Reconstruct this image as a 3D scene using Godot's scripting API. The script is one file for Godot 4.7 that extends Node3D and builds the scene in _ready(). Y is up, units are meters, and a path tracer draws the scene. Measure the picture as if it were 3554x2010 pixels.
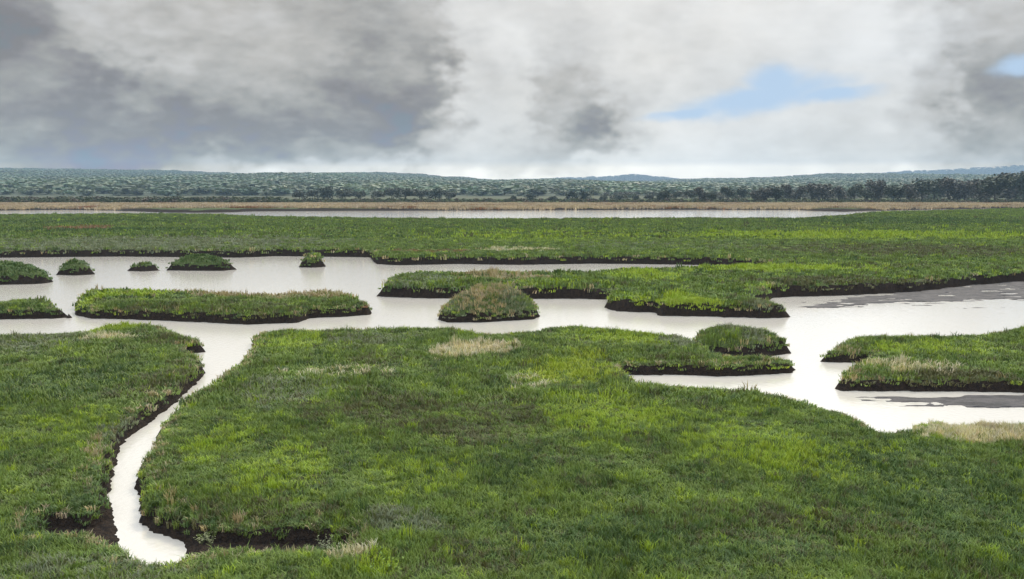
extends Node3D
# A tidal marsh under a broken overcast sky, seen from a low bluff. Units are metres, the view runs along -z.

enum { GREEN, LIME, STRAW, SAGE, OLIVE, RUSSET, DEEP, TAN, GOLD }
const HAZE := 0.00032
const EXPOSURE := 1.5
const HAZE_COLOR := Color(0.74, 0.88, 1.0)

# outlines of the land in plan (x, z)
var POINT_HUMMOCK := PackedVector2Array([Vector2(5.88, -29.41), Vector2(6.51, -29.13), Vector2(7.27, -28.99), Vector2(8.47, -29.06), Vector2(9.46, -29.70), Vector2(9.57, -30.43), Vector2(9.36, -31.22), Vector2(8.53, -31.80), Vector2(7.29, -32.05), Vector2(6.36, -31.38)])
var LEFT_DITCH := PackedVector2Array([Vector2(-7.13, -15.05), Vector2(-7.08, -14.45), Vector2(-7.88, -14.45), Vector2(-6.75, -12.28), Vector2(-5.82, -12.61), Vector2(-6.47, -14.14)])
var RIGHT_DITCH := PackedVector2Array([Vector2(-5.23, -13.56), Vector2(-4.54, -11.95), Vector2(-3.24, -11.87), Vector2(-2.06, -11.93), Vector2(-2.22, -12.88), Vector2(-2.95, -13.64), Vector2(-3.70, -13.59), Vector2(-4.88, -13.72)])
var MEADOW_AND_SPIT := PackedVector2Array([Vector2(-77.86, -112.93), Vector2(-48.99, -70.78), Vector2(-40.76, -70.78), Vector2(-31.79, -72.00), Vector2(-21.76, -70.78), Vector2(-19.02, -72.42), Vector2(-11.37, -71.18), Vector2(-9.94, -64.89), Vector2(-8.21, -63.89), Vector2(-3.98, -64.89), Vector2(0.37, -64.22), Vector2(6.22, -65.23), Vector2(11.94, -64.55), Vector2(14.68, -63.89), Vector2(16.83, -61.29), Vector2(18.27, -60.16), Vector2(15.81, -57.58), Vector2(12.02, -56.72), Vector2(10.69, -55.08), Vector2(7.69, -54.82), Vector2(6.16, -54.30), Vector2(4.55, -52.55), Vector2(0.30, -52.31), Vector2(-3.23, -52.55), Vector2(-5.56, -52.31), Vector2(-6.78, -50.91), Vector2(-6.96, -47.72), Vector2(-6.88, -45.12), Vector2(-6.99, -45.59), Vector2(-5.82, -45.09), Vector2(-3.75, -44.60), Vector2(-2.15, -44.76), Vector2(0.46, -44.44), Vector2(2.67, -44.60), Vector2(4.84, -44.28), Vector2(4.36, -41.18), Vector2(4.65, -39.97), Vector2(6.30, -39.59), Vector2(6.49, -38.59), Vector2(8.35, -38.35), Vector2(10.98, -37.88), Vector2(12.46, -38.12), Vector2(12.41, -37.82), Vector2(11.24, -39.45), Vector2(11.69, -42.06), Vector2(13.44, -45.09), Vector2(14.56, -45.42), Vector2(16.73, -45.75), Vector2(21.55, -47.33), Vector2(26.54, -50.83), Vector2(30.48, -52.77), Vector2(38.06, -54.63), Vector2(78.16, -112.93)])
var FAR_MEADOW := PackedVector2Array([Vector2(-120.54, -158.72), Vector2(-99.42, -161.13), Vector2(-80.35, -166.18), Vector2(-65.11, -168.83), Vector2(-53.33, -164.89), Vector2(-42.99, -154.10), Vector2(-18.47, -144.63), Vector2(-2.33, -141.73), Vector2(26.77, -145.63), Vector2(46.21, -145.63), Vector2(58.99, -161.13), Vector2(72.41, -180.31), Vector2(121.78, -212.86), Vector2(176.18, -231.42), Vector2(82.19, -107.62), Vector2(-81.90, -107.62)])
var FAR_SHORE := PackedVector2Array([Vector2(-160.37, -211.25), Vector2(-121.93, -213.03), Vector2(-111.47, -220.46), Vector2(-94.46, -213.03), Vector2(-75.77, -196.46), Vector2(-63.54, -196.46), Vector2(-59.30, -206.08), Vector2(-42.58, -209.50), Vector2(1.24, -214.84), Vector2(40.49, -220.46), Vector2(69.30, -218.55), Vector2(74.53, -201.16), Vector2(85.78, -211.25), Vector2(126.62, -234.79), Vector2(189.34, -248.64), Vector2(293.13, -385.36), Vector2(-292.11, -385.36)])
var LONG_ISLAND := PackedVector2Array([Vector2(-19.22, -38.84), Vector2(-18.00, -37.76), Vector2(-16.37, -37.53), Vector2(-14.88, -37.19), Vector2(-12.68, -36.64), Vector2(-10.87, -36.10), Vector2(-8.85, -36.53), Vector2(-8.75, -37.88), Vector2(-7.36, -38.23), Vector2(-6.04, -39.08), Vector2(-6.11, -38.86), Vector2(-7.24, -41.62), Vector2(-8.39, -42.71), Vector2(-11.15, -42.23), Vector2(-13.00, -42.08), Vector2(-15.17, -42.87), Vector2(-17.95, -44.03), Vector2(-20.36, -44.55), Vector2(-21.05, -43.69), Vector2(-20.60, -41.77)])
var CORNER_ISLAND := PackedVector2Array([Vector2(-26.03, -37.31), Vector2(-21.79, -37.53), Vector2(-19.70, -37.76), Vector2(-19.05, -38.23), Vector2(-19.06, -37.93), Vector2(-19.65, -38.38), Vector2(-21.19, -40.72), Vector2(-23.17, -40.00), Vector2(-27.85, -40.00)])
var HUMMOCK := PackedVector2Array([Vector2(-3.11, -37.53), Vector2(-2.68, -36.64), Vector2(-1.44, -36.64), Vector2(0.05, -37.19), Vector2(0.90, -37.53), Vector2(1.23, -38.35), Vector2(0.95, -39.65), Vector2(0.06, -40.99), Vector2(-1.62, -41.27), Vector2(-2.73, -39.91)])
var ISLET_A := PackedVector2Array([Vector2(-32.24, -51.04), Vector2(-29.49, -51.04), Vector2(-27.77, -51.25), Vector2(-27.18, -51.89), Vector2(-27.33, -52.77), Vector2(-28.58, -54.37), Vector2(-31.02, -56.38), Vector2(-35.73, -56.64)])
var ISLET_B := PackedVector2Array([Vector2(-29.26, -56.88), Vector2(-27.73, -56.37), Vector2(-26.83, -57.14), Vector2(-27.87, -58.54), Vector2(-29.34, -59.69), Vector2(-29.56, -58.26)])
var ISLET_C := PackedVector2Array([Vector2(-25.89, -59.61), Vector2(-24.53, -59.04), Vector2(-23.68, -59.90), Vector2(-24.48, -60.57), Vector2(-25.69, -60.88)])
var ISLET_D := PackedVector2Array([Vector2(-23.41, -59.90), Vector2(-21.03, -59.61), Vector2(-19.42, -59.61), Vector2(-18.84, -60.48), Vector2(-20.23, -62.11), Vector2(-21.95, -63.07), Vector2(-23.05, -61.49)])
var ISLET_E := PackedVector2Array([Vector2(-14.99, -62.29), Vector2(-13.80, -61.98), Vector2(-13.10, -62.61), Vector2(-13.63, -64.06), Vector2(-14.97, -64.06)])
var RIGHT_BANK := PackedVector2Array([Vector2(9.80, -28.32), Vector2(10.50, -28.12), Vector2(11.54, -28.18), Vector2(10.74, -27.11), Vector2(9.74, -25.57), Vector2(9.06, -24.43), Vector2(9.10, -24.14), Vector2(11.11, -24.09), Vector2(12.73, -24.04), Vector2(14.01, -23.90), Vector2(16.90, -23.90), Vector2(25.16, -35.94), Vector2(20.63, -34.84), Vector2(19.24, -33.49), Vector2(17.56, -32.07), Vector2(16.65, -31.70), Vector2(14.31, -31.26), Vector2(12.09, -31.01), Vector2(11.10, -30.01), Vector2(10.16, -28.49), Vector2(9.84, -28.22)])
var UPPER_REFLECTION := PackedVector2Array([Vector2(13.68, -42.02), Vector2(14.38, -41.31), Vector2(16.16, -41.59), Vector2(19.69, -43.19), Vector2(23.00, -43.96), Vector2(25.73, -44.44), Vector2(31.49, -45.09), Vector2(38.91, -55.86), Vector2(31.27, -54.15), Vector2(24.90, -49.81), Vector2(19.83, -46.79), Vector2(16.89, -45.09), Vector2(17.39, -44.28), Vector2(15.13, -43.50)])  # low flat standing in for the reflection of bank and clouds
var LOWER_REFLECTION := PackedVector2Array([Vector2(9.21, -23.43), Vector2(9.60, -23.07), Vector2(10.46, -22.64), Vector2(11.63, -22.51), Vector2(13.14, -22.39), Vector2(15.86, -22.39), Vector2(16.71, -23.62), Vector2(13.74, -23.43), Vector2(12.51, -23.62), Vector2(10.81, -23.43), Vector2(10.14, -23.62)])  # low flat standing in for the reflection of the right bank
var NEAR_MARSH := PackedVector2Array([Vector2(-21.79, -31.18), Vector2(-18.23, -31.35), Vector2(-16.71, -31.70), Vector2(-15.61, -32.25), Vector2(-15.58, -33.30), Vector2(-14.59, -33.79), Vector2(-13.03, -33.30), Vector2(-11.59, -31.40), Vector2(-10.58, -30.11), Vector2(-10.19, -29.72), Vector2(-10.34, -29.99), Vector2(-10.97, -29.63), Vector2(-10.69, -28.82), Vector2(-10.10, -28.02), Vector2(-9.78, -27.62), Vector2(-9.23, -26.29), Vector2(-8.94, -24.04), Vector2(-8.82, -22.99), Vector2(-8.68, -21.05), Vector2(-8.63, -19.79), Vector2(-8.52, -18.85), Vector2(-8.25, -18.05), Vector2(-7.86, -16.89), Vector2(-7.34, -15.65), Vector2(-6.81, -14.67), Vector2(-6.81, -13.88), Vector2(-7.53, -13.97), Vector2(-7.20, -13.31), Vector2(-6.43, -13.24), Vector2(-5.96, -12.97), Vector2(-5.74, -12.73), Vector2(-5.40, -12.32), Vector2(-5.05, -12.23), Vector2(-4.81, -12.21), Vector2(-4.74, -12.47), Vector2(-4.42, -12.75), Vector2(-3.47, -12.73), Vector2(-2.76, -12.73), Vector2(-2.54, -12.82), Vector2(-2.89, -13.30), Vector2(-3.63, -13.30), Vector2(-4.51, -13.36), Vector2(-5.04, -13.45), Vector2(-5.46, -13.77), Vector2(-5.80, -13.99), Vector2(-6.24, -14.42), Vector2(-6.54, -15.10), Vector2(-6.99, -16.06), Vector2(-7.29, -16.86), Vector2(-7.47, -17.87), Vector2(-7.71, -18.75), Vector2(-7.98, -19.69), Vector2(-8.15, -20.66), Vector2(-8.28, -21.55), Vector2(-8.35, -22.57), Vector2(-8.17, -23.43), Vector2(-8.31, -25.35), Vector2(-8.36, -26.86), Vector2(-8.64, -29.06), Vector2(-9.32, -31.70), Vector2(-9.13, -32.25), Vector2(-7.76, -32.62), Vector2(-5.70, -32.62), Vector2(-4.28, -33.00), Vector2(-2.35, -33.20), Vector2(-1.41, -32.16), Vector2(-0.53, -31.53), Vector2(0.62, -32.07), Vector2(1.40, -33.39), Vector2(2.32, -33.59), Vector2(3.45, -32.81), Vector2(5.18, -31.62), Vector2(6.06, -31.35), Vector2(6.53, -29.88), Vector2(6.45, -28.31), Vector2(7.04, -27.62), Vector2(7.65, -27.55), Vector2(8.36, -27.41), Vector2(8.74, -27.05), Vector2(8.47, -26.52), Vector2(7.29, -26.18), Vector2(6.08, -26.06), Vector2(4.92, -26.23), Vector2(3.73, -26.23), Vector2(3.26, -26.29), Vector2(3.47, -23.66), Vector2(4.40, -23.41), Vector2(5.39, -23.12), Vector2(6.33, -22.70), Vector2(7.05, -22.02), Vector2(7.49, -21.26), Vector2(7.90, -20.29), Vector2(8.13, -19.71), Vector2(8.04, -19.34), Vector2(8.12, -18.82), Vector2(8.65, -19.14), Vector2(9.12, -19.71), Vector2(9.82, -19.85), Vector2(9.88, -19.43), Vector2(10.59, -19.43), Vector2(11.46, -19.50), Vector2(14.24, -19.57), Vector2(8.99, -11.37), Vector2(2.74, -4.94), Vector2(-2.67, -4.94), Vector2(-8.58, -11.37)])

# stands of different grasses in plan: x, z, half width, half depth, kind, share
var STANDS := [
	[-28.4, -52.3, 4.6, 9.2, DEEP, 1.00], [-27.0, -55.7, 2.5, 6.9, DEEP, 1.00], [-23.6, -57.2, 2.3, 5.1, DEEP, 1.00], [-20.3, -58.8, 4.1, 7.7, DEEP, 1.00],
	[-13.3, -59.2, 1.3, 3.0, SAGE, 0.90], [-1.2, -38.9, 1.9, 3.9, TAN, 0.50], [0.2, -37.0, 0.8, 2.4, SAGE, 0.60], [-2.2, -36.4, 0.7, 2.3, SAGE, 0.50],
	[37.3, -149.4, 21.9, 9.5, SAGE, 0.80], [-45.7, -104.1, 17.6, 4.6, DEEP, 0.80], [58.9, -132.6, 24.4, 16.3, DEEP, 0.70], [-52.7, -109.9, 4.6, 4.6, RUSSET, 0.85],
	[-63.2, -132.2, 17.4, 14.8, DEEP, 0.50], [36.5, -92.5, 22.9, 8.7, LIME, 0.85], [2.5, -92.0, 12.1, 12.8, LIME, 0.40], [-9.3, -112.2, 24.9, 6.4, DEEP, 0.30],
	[-31.6, -79.8, 16.8, 11.8, SAGE, 0.90], [31.6, -70.5, 13.1, 7.6, OLIVE, 0.75], [13.9, -76.0, 10.1, 5.9, SAGE, 0.30], [0.2, -70.6, 3.2, 2.1, STRAW, 0.50],
	[-6.4, -68.9, 4.0, 1.2, RUSSET, 0.60], [20.8, -55.7, 11.2, 2.1, OLIVE, 0.40], [-4.8, -47.3, 2.1, 3.5, SAGE, 0.50], [-0.6, -50.0, 2.5, 2.8, TAN, 0.60],
	[7.5, -50.5, 2.0, 3.5, LIME, 0.90], [16.2, -54.7, 6.4, 2.8, LIME, 0.95], [18.2, -47.1, 7.0, 2.3, OLIVE, 0.80], [7.8, -39.2, 1.7, 2.4, LIME, 1.00],
	[10.6, -37.8, 1.4, 1.2, SAGE, 0.70], [5.2, -39.9, 0.9, 1.7, LIME, 0.60], [2.3, -45.8, 2.1, 2.2, LIME, 0.30], [-19.1, -39.7, 0.5, 3.4, LIME, 0.70],
	[-17.8, -41.9, 2.4, 1.5, LIME, 0.50], [-16.2, -36.9, 1.3, 1.3, OLIVE, 0.90], [-11.2, -41.6, 5.0, 1.5, TAN, 0.90], [-6.3, -37.9, 0.5, 2.5, RUSSET, 0.55],
	[-10.9, -37.5, 4.2, 1.5, OLIVE, 0.35], [-20.4, -37.0, 2.5, 2.4, DEEP, 0.40], [-14.8, -32.7, 0.8, 1.1, LIME, 1.00], [-13.9, -30.6, 1.0, 0.7, STRAW, 0.55],
	[-16.3, -29.8, 1.9, 2.2, SAGE, 0.75], [-10.2, -28.8, 0.5, 1.0, RUSSET, 0.70], [-11.9, -30.6, 0.8, 2.0, OLIVE, 0.50], [-11.9, -23.4, 2.3, 2.9, DEEP, 0.55],
	[-9.9, -18.9, 1.4, 1.8, LIME, 0.22], [-9.7, -23.7, 0.9, 2.5, OLIVE, 0.40], [-7.1, -14.7, 0.7, 2.3, DEEP, 0.75], [-5.9, -11.7, 1.4, 0.6, SAGE, 0.50],
	[-8.5, -19.5, 0.5, 1.4, SAGE, 0.50], [-7.4, -30.0, 1.2, 2.0, LIME, 0.55], [-4.9, -30.5, 1.7, 1.5, SAGE, 0.50], [-1.4, -28.2, 1.5, 1.2, STRAW, 0.75],
	[-4.8, -24.8, 1.5, 0.8, STRAW, 0.22], [-5.7, -22.4, 1.5, 1.7, SAGE, 0.60], [-4.0, -26.9, 0.9, 1.3, OLIVE, 0.40], [1.9, -25.4, 1.5, 2.8, GOLD, 0.80],
	[3.8, -30.5, 2.3, 1.5, LIME, 0.65], [5.5, -30.1, 0.8, 1.1, SAGE, 0.80], [7.9, -30.5, 1.0, 1.3, SAGE, 0.85], [7.4, -27.6, 0.7, 0.5, RUSSET, 0.80],
	[5.0, -26.6, 1.3, 1.0, OLIVE, 0.40], [6.6, -25.8, 1.0, 0.5, LIME, 0.60], [-3.1, -20.6, 2.0, 1.9, OLIVE, 0.60], [-0.5, -19.4, 1.5, 2.3, OLIVE, 0.50],
	[0.5, -23.1, 0.8, 0.9, STRAW, 0.22], [2.1, -20.4, 1.3, 2.6, LIME, 0.50], [-4.3, -16.0, 0.9, 1.8, LIME, 0.50], [-6.0, -18.3, 0.8, 1.8, LIME, 0.35],
	[-2.0, -16.1, 1.2, 1.4, LIME, 0.25], [5.1, -17.5, 1.5, 1.9, LIME, 0.45], [5.9, -16.6, 1.7, 1.3, LIME, 0.35], [4.1, -19.5, 1.3, 1.4, LIME, 0.20],
	[2.4, -12.6, 3.5, 1.0, DEEP, 0.50], [7.4, -14.9, 2.2, 2.9, DEEP, 0.60], [4.6, -13.2, 1.8, 1.0, OLIVE, 0.35], [-1.7, -13.5, 0.6, 0.5, SAGE, 0.80],
	[-1.8, -11.8, 0.3, 0.5, LIME, 0.70], [-2.3, -12.2, 0.6, 0.2, STRAW, 0.55], [-4.7, -13.1, 0.2, 0.2, STRAW, 0.30], [-2.7, -12.9, 0.2, 0.2, STRAW, 0.50],
	[-0.6, -12.3, 1.0, 0.7, OLIVE, 0.40], [-0.1, -16.2, 0.7, 1.7, DEEP, 0.50], [4.2, -13.7, 0.4, 0.7, OLIVE, 0.50], [-4.2, -14.2, 1.3, 0.7, OLIVE, 0.40],
	[13.7, -28.6, 1.9, 1.3, LIME, 0.55], [10.9, -29.6, 0.5, 1.5, SAGE, 0.80], [11.8, -25.4, 1.7, 0.9, STRAW, 0.40], [12.5, -24.1, 2.4, 1.2, OLIVE, 0.80],
	[9.3, -23.8, 0.4, 1.1, TAN, 0.50], [9.9, -18.6, 1.3, 0.9, STRAW, 0.85], [9.2, -19.4, 0.5, 0.4, LIME, 0.40]]

# cloud brightness (per cent) by bearing, every 2.5 degrees from -32.5, and by height, every 1.2 degrees from 0
var CLOUD := [
	[66, 66, 65, 62, 63, 79, 90, 92, 92, 91, 91, 91, 94, 94, 92, 94, 94, 94, 94, 94, 94, 94, 94, 91, 87, 83, 83],
	[64, 64, 62, 57, 57, 67, 77, 81, 85, 85, 86, 85, 86, 85, 82, 89, 92, 92, 92, 91, 90, 88, 88, 85, 78, 72, 72],
	[60, 61, 58, 53, 53, 55, 60, 62, 66, 67, 64, 79, 85, 84, 74, 67, 86, 90, 90, 89, 87, 86, 86, 80, 66, 58, 58],
	[56, 56, 53, 51, 53, 52, 53, 54, 56, 56, 48, 76, 88, 87, 72, 54, 80, 88, 89, 89, 89, 88, 88, 80, 61, 54, 54],
	[65, 66, 58, 53, 63, 54, 59, 60, 58, 57, 50, 66, 86, 86, 72, 63, 79, 85, 86, 88, 89, 88, 88, 78, 58, 52, 53],
	[61, 62, 60, 49, 65, 66, 67, 66, 64, 59, 56, 54, 83, 87, 75, 73, 83, 86, 86, 87, 89, 89, 88, 78, 61, 61, 61],
	[52, 55, 56, 51, 71, 71, 70, 69, 67, 62, 60, 54, 81, 87, 79, 75, 84, 88, 88, 88, 89, 90, 89, 82, 68, 67, 69],
	[47, 46, 60, 71, 73, 73, 71, 70, 68, 65, 65, 62, 82, 88, 83, 80, 85, 89, 90, 90, 90, 90, 90, 85, 76, 73, 73],
	[59, 56, 61, 74, 78, 76, 72, 70, 69, 69, 70, 72, 85, 88, 87, 85, 86, 89, 90, 90, 90, 90, 90, 84, 74, 72, 72],
	[60, 60, 65, 72, 76, 75, 73, 70, 69, 70, 71, 74, 86, 88, 87, 87, 88, 88, 90, 90, 90, 90, 90, 82, 73, 72, 72],
	[60, 60, 65, 72, 76, 75, 73, 71, 69, 70, 70, 73, 85, 87, 87, 88, 89, 89, 89, 90, 90, 90, 90, 82, 72, 72, 72]]
# gaps with blue sky: bearing, height, half width, half height (degrees), tilt
var GAPS := [[15.16, 5.24, 5.79, 0.94, 9], [16.30, 6.15, 2.17, 1.12, 0], [19.17, 5.33, 2.86, 0.55, 4], [11.26, 4.41, 3.11, 0.43, 6], [29.64, 6.54, 1.76, 0.63, 8]]
# ridge lines: bearing, height in degrees
var NEAR_RIDGE := PackedVector2Array([Vector2(-38.33, 0.909), Vector2(-29.65, 1.006), Vector2(-27.30, 1.029), Vector2(-20.99, 0.987), Vector2(-17.84, 0.863), Vector2(-14.57, 0.780), Vector2(-10.70, 0.817), Vector2(-7.74, 0.923), Vector2(-5.99, 0.827), Vector2(-3.47, 0.604), Vector2(-0.94, 0.454), Vector2(2.11, 0.529), Vector2(4.13, 0.377), Vector2(7.90, 0.325), Vector2(10.86, 0.520), Vector2(15.19, 0.560), Vector2(17.52, 0.697), Vector2(19.34, 0.832), Vector2(21.13, 0.658), Vector2(23.32, 0.417), Vector2(26.26, 0.181), Vector2(38.78, 0.157)])
var FAR_RIDGE := PackedVector2Array([Vector2(-38.38, 0.198), Vector2(-2.21, 0.151), Vector2(0.33, 0.454), Vector2(3.37, 0.604), Vector2(5.39, 0.677), Vector2(7.64, 0.824), Vector2(9.38, 0.647), Vector2(11.83, 0.444), Vector2(16.37, 0.484), Vector2(19.80, 0.711), Vector2(22.00, 0.841), Vector2(25.19, 0.980), Vector2(27.82, 1.113), Vector2(29.64, 1.225), Vector2(32.89, 1.267), Vector2(38.71, 1.217)])
# trees: x, z, height
var TREE_LINE := [[51.1, -302.1, 4.23], [63.9, -346.6, 3.60], [68.9, -347.2, 4.07], [65.1, -310.3, 5.16], [65.3, -293.8, 3.71], [78.3, -325.1, 5.35], [88.6, -346.1, 5.42], [81.1, -298.5, 3.90], [84.6, -298.9, 4.99], [88.3, -298.8, 5.65], [107.3, -350.2, 6.25], [108.3, -336.8, 5.49], [110.5, -329.7, 6.54], [111.7, -321.8, 6.27], [120.2, -329.5, 5.45], [121.8, -318.4, 6.22], [117.0, -295.8, 4.76], [132.8, -326.6, 7.65], [125.9, -295.6, 6.12], [134.9, -305.6, 6.16], [147.0, -320.9, 7.93], [161.5, -343.0, 8.58], [159.0, -326.1, 8.44], [164.3, -325.2, 7.51], [160.6, -307.1, 7.88], [158.0, -292.9, 9.21], [189.1, -340.0, 10.65], [186.1, -324.6, 10.61], [173.5, -294.6, 8.97]]
var CLUMP := [[-83.2, -350.3, 3.86], [-80.4, -361.2, 4.46], [-74.6, -361.2, 5.93], [-65.2, -350.3, 4.77], [-59.4, -350.3, 4.28], [-52.4, -350.3, 4.11], [-48.5, -361.2, 5.37], [-41.5, -350.3, 5.35], [-37.2, -361.2, 4.86], [-29.9, -350.3, 5.02], [-24.4, -350.3, 3.76]]
var BUSHES := [[0.4, -330.2, 2.21], [7.2, -339.9, 2.73], [15.4, -330.2, 2.07], [23.5, -350.3, 3.92], [27.6, -339.9, 3.65], [33.4, -330.2, 1.93], [41.2, -339.9, 2.29], [47.3, -339.9, 2.14], [52.1, -339.9, 2.76]]
var PLANTS := [Vector2(-4.66, -12.85), Vector2(-4.49, -12.79), Vector2(-2.64, -12.43), Vector2(-2.77, -12.66), Vector2(-1.78, -11.53), Vector2(-1.65, -11.72), Vector2(-2.01, -12.12)]

var fine := FastNoiseLite.new()
var broad := FastNoiseLite.new()
var puffs := FastNoiseLite.new()
var rng := RandomNumberGenerator.new()
var kinds := {}
var tufts := []
var mud: StandardMaterial3D
var turf: StandardMaterial3D
var blade: StandardMaterial3D


func _ready():
	rng.seed = 11
	fine.seed = 3
	fine.frequency = 1.0
	fine.fractal_octaves = 3
	broad.seed = 8
	broad.frequency = 0.11
	broad.fractal_octaves = 4
	camera_and_light()
	materials()
	water()
	ground()
	hills()
	marsh()
	far_shore()
	trees()
	plants()


# ---------------------------------------------------------------- camera, sky, sun
func camera_and_light():
	var c := Camera3D.new()
	c.name = "camera"
	c.fov = 36.0
	c.far = 20000.0
	c.near = 0.1
	c.position = Vector3(0, 5.6, 0)
	c.rotation_degrees = Vector3(-6.569, 0, 0)
	add_child(c)
	var e := Environment.new()
	e.background_mode = Environment.BG_SKY
	var sky := Sky.new()
	var pano := PanoramaSkyMaterial.new()
	pano.panorama = ImageTexture.create_from_image(cloudy_sky())
	sky.sky_material = pano
	e.sky = sky
	e.tonemap_mode = Environment.TONE_MAPPER_LINEAR
	e.tonemap_exposure = EXPOSURE
	e.sdfgi_enabled = true
	e.ssao_enabled = true
	e.ssil_enabled = true
	e.fog_enabled = true
	e.fog_density = HAZE
	e.fog_light_color = HAZE_COLOR
	var w := WorldEnvironment.new()
	w.name = "environment"
	w.environment = e
	add_child(w)
	var s := DirectionalLight3D.new()
	s.name = "sun"
	s.light_energy = 0.5
	s.light_angular_distance = 12.0
	s.light_color = Color(1.0, 0.95, 0.86)
	s.shadow_enabled = true
	s.rotation_degrees = Vector3(-48, 158, 0)   # veiled sun, high ahead and a little to the right
	add_child(s)


func table(az: float, el: float) -> float:
	var gx := clampf((az + 32.5) / 2.5, 0.0, 25.99)
	var gy := clampf(el / 1.2, 0.0, 9.99)
	var i := int(gy)
	var j := int(gx)
	var fx := smoothstep(0.0, 1.0, gx - j)
	var fy := smoothstep(0.0, 1.0, gy - i)
	var a: float = lerpf(CLOUD[i][j], CLOUD[i][j + 1], fx)
	var b: float = lerpf(CLOUD[i + 1][j], CLOUD[i + 1][j + 1], fx)
	return lerpf(a, b, fy) / 100.0


func cloud_color(az: float, el: float) -> Color:
	# noise is taken on the cylinder of bearings so that the sky closes behind the viewer
	var r := 57.3
	var p := Vector3(cos(deg_to_rad(az)) * r, el * 1.7, sin(deg_to_rad(az)) * r)
	var wx := puffs.get_noise_3dv(p * 0.8) * 2.6 + puffs.get_noise_3dv(p * 2.6 + Vector3(0, 2100, 0)) * 2.2
	var wy := puffs.get_noise_3dv(p * 0.8 + Vector3(0, 300, 0)) * 1.2 + puffs.get_noise_3dv(p * 2.6 + Vector3(0, 2500, 0)) * 1.2
	var d1 := puffs.get_noise_3dv(p * 0.16 + Vector3(0, 90, 0))
	var d2 := puffs.get_noise_3dv(p * 0.9 + Vector3(0, 500, 0))
	var d3 := puffs.get_noise_3dv(p * 2.4 * Vector3(1, 1.5, 1) + Vector3(0, 700, 0))
	var open := lerpf(0.585, 0.74, smoothstep(20.0, 42.0, el)) + 0.28 * d1 + 0.10 * d2
	var inside := clampf((37.0 - absf(az)) / 6.0, 0.0, 1.0) * clampf((26.0 - el) / 8.0, 0.0, 1.0)
	var b := open
	if inside > 0.0:
		var t := table(az + wx, el + wy)
		b = lerpf(open, t + 0.30 * d2 * (1.12 - t), inside)
	b += (0.06 * d3 + 0.05 * puffs.get_noise_3dv(p * Vector3(4.0, 7.0, 4.0) + Vector3(0, 3100, 0))) * clampf((1.02 - b) * 2.4, 0.25, 1.0)
	b = b if b > 0.6 else 0.6 - (0.6 - b) * 0.9
	b = clampf(b, 0.3, 0.97)
	# thick cloud is slate violet, thin cloud warm white
	var tint := Color(1.03, 0.975, 1.005).lerp(Color(1.0, 0.992, 0.975), smoothstep(0.5, 0.85, b))
	tint = tint.lerp(Color(1.015, 0.99, 0.955), smoothstep(0.54, 0.62, b) * (1.0 - smoothstep(0.72, 0.82, b)))
	tint = tint.lerp(Color(0.96, 0.99, 1.04), smoothstep(11.0, 22.0, el))
	var warm := puffs.get_noise_3dv(p * 0.35 + Vector3(0, 1300, 0))
	tint = tint * Color(1.0 + 0.03 * warm, 1.0, 1.0 - 0.04 * warm)
	var v := pow(b, 2.2)
	var c := Color(v * tint.r, v * tint.g, v * tint.b)
	var gap := 0.0
	for q in GAPS:
		var dx: float = az + wx * 0.25 - q[0]
		var dy: float = el + wy * 0.25 - q[1]
		var a := deg_to_rad(q[4])
		var u: float = (dx * cos(a) + dy * sin(a)) / q[2]
		var w: float = (-dx * sin(a) + dy * cos(a)) / q[3]
		gap = maxf(gap, 1.0 - smoothstep(0.35, 1.25, sqrt(u * u + w * w) + 0.25 * d2 + 0.12 * d3))
	if inside < 1.0:
		gap = maxf(gap, smoothstep(0.36, 0.5, d1 + 0.1 * d2) * 0.9 * (1.0 - inside))
	c = c.lerp(Color(0.47, 0.62, 0.82), gap * 0.95)
	# an overcast vault grows brighter towards the zenith
	var lift := (1.0 + 3.4 * smoothstep(16.0, 70.0, el)) / EXPOSURE
	return Color(c.r * lift, c.g * lift, c.b * lift)


func cloudy_sky() -> Image:
	puffs.seed = 21
	puffs.frequency = 0.16
	puffs.fractal_octaves = 5
	puffs.fractal_gain = 0.55
	var small := Image.create(1024, 256, false, Image.FORMAT_RGBF)
	for y in 256:
		for x in 1024:
			small.set_pixel(x, y, haze_behind(cloud_color(wrapf((x + 0.5) / 1024.0 * 360.0, -180.0, 180.0), 90.0 - (y + 0.5) / 256.0 * 90.0), 90.0 - (y + 0.5) / 256.0 * 90.0))
	small.resize(4096, 1024, Image.INTERPOLATE_CUBIC)
	var all := Image.create(4096, 2048, false, Image.FORMAT_RGBF)
	all.fill(Color(0.2, 0.22, 0.2))
	all.blit_rect(small, Rect2i(0, 0, 4096, 1024), Vector2i.ZERO)
	for y in range(860, 1024):
		for x in range(-438, 438):
			var el := 90.0 - (y + 0.5) / 2048.0 * 180.0
			var c := haze_behind(cloud_color((x + 0.5) / 4096.0 * 360.0, el), el)
			all.set_pixel(posmod(x, 4096), y, c)
	return all


# The air between the viewer and the clouds veils the lowest sky; the cloud light behind it is what is left when that veil is taken off.
func haze_behind(c: Color, el: float) -> Color:
	var f := 1.0 - exp(-HAZE * minf(4450.0, 95.0 / tan(deg_to_rad(maxf(el, 0.2)))))
	f = minf(f, 0.8)
	var veil := Color(0.15, 0.20, 0.28)
	return Color(maxf(0.08, (c.r - f * veil.r) / (1.0 - f)), maxf(0.08, (c.g - f * veil.g) / (1.0 - f)), maxf(0.08, (c.b - f * veil.b) / (1.0 - f)))


# ---------------------------------------------------------------- materials
func lin(r: float, g: float, b: float) -> Color:
	return Color(r, g, b).linear_to_srgb()


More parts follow.
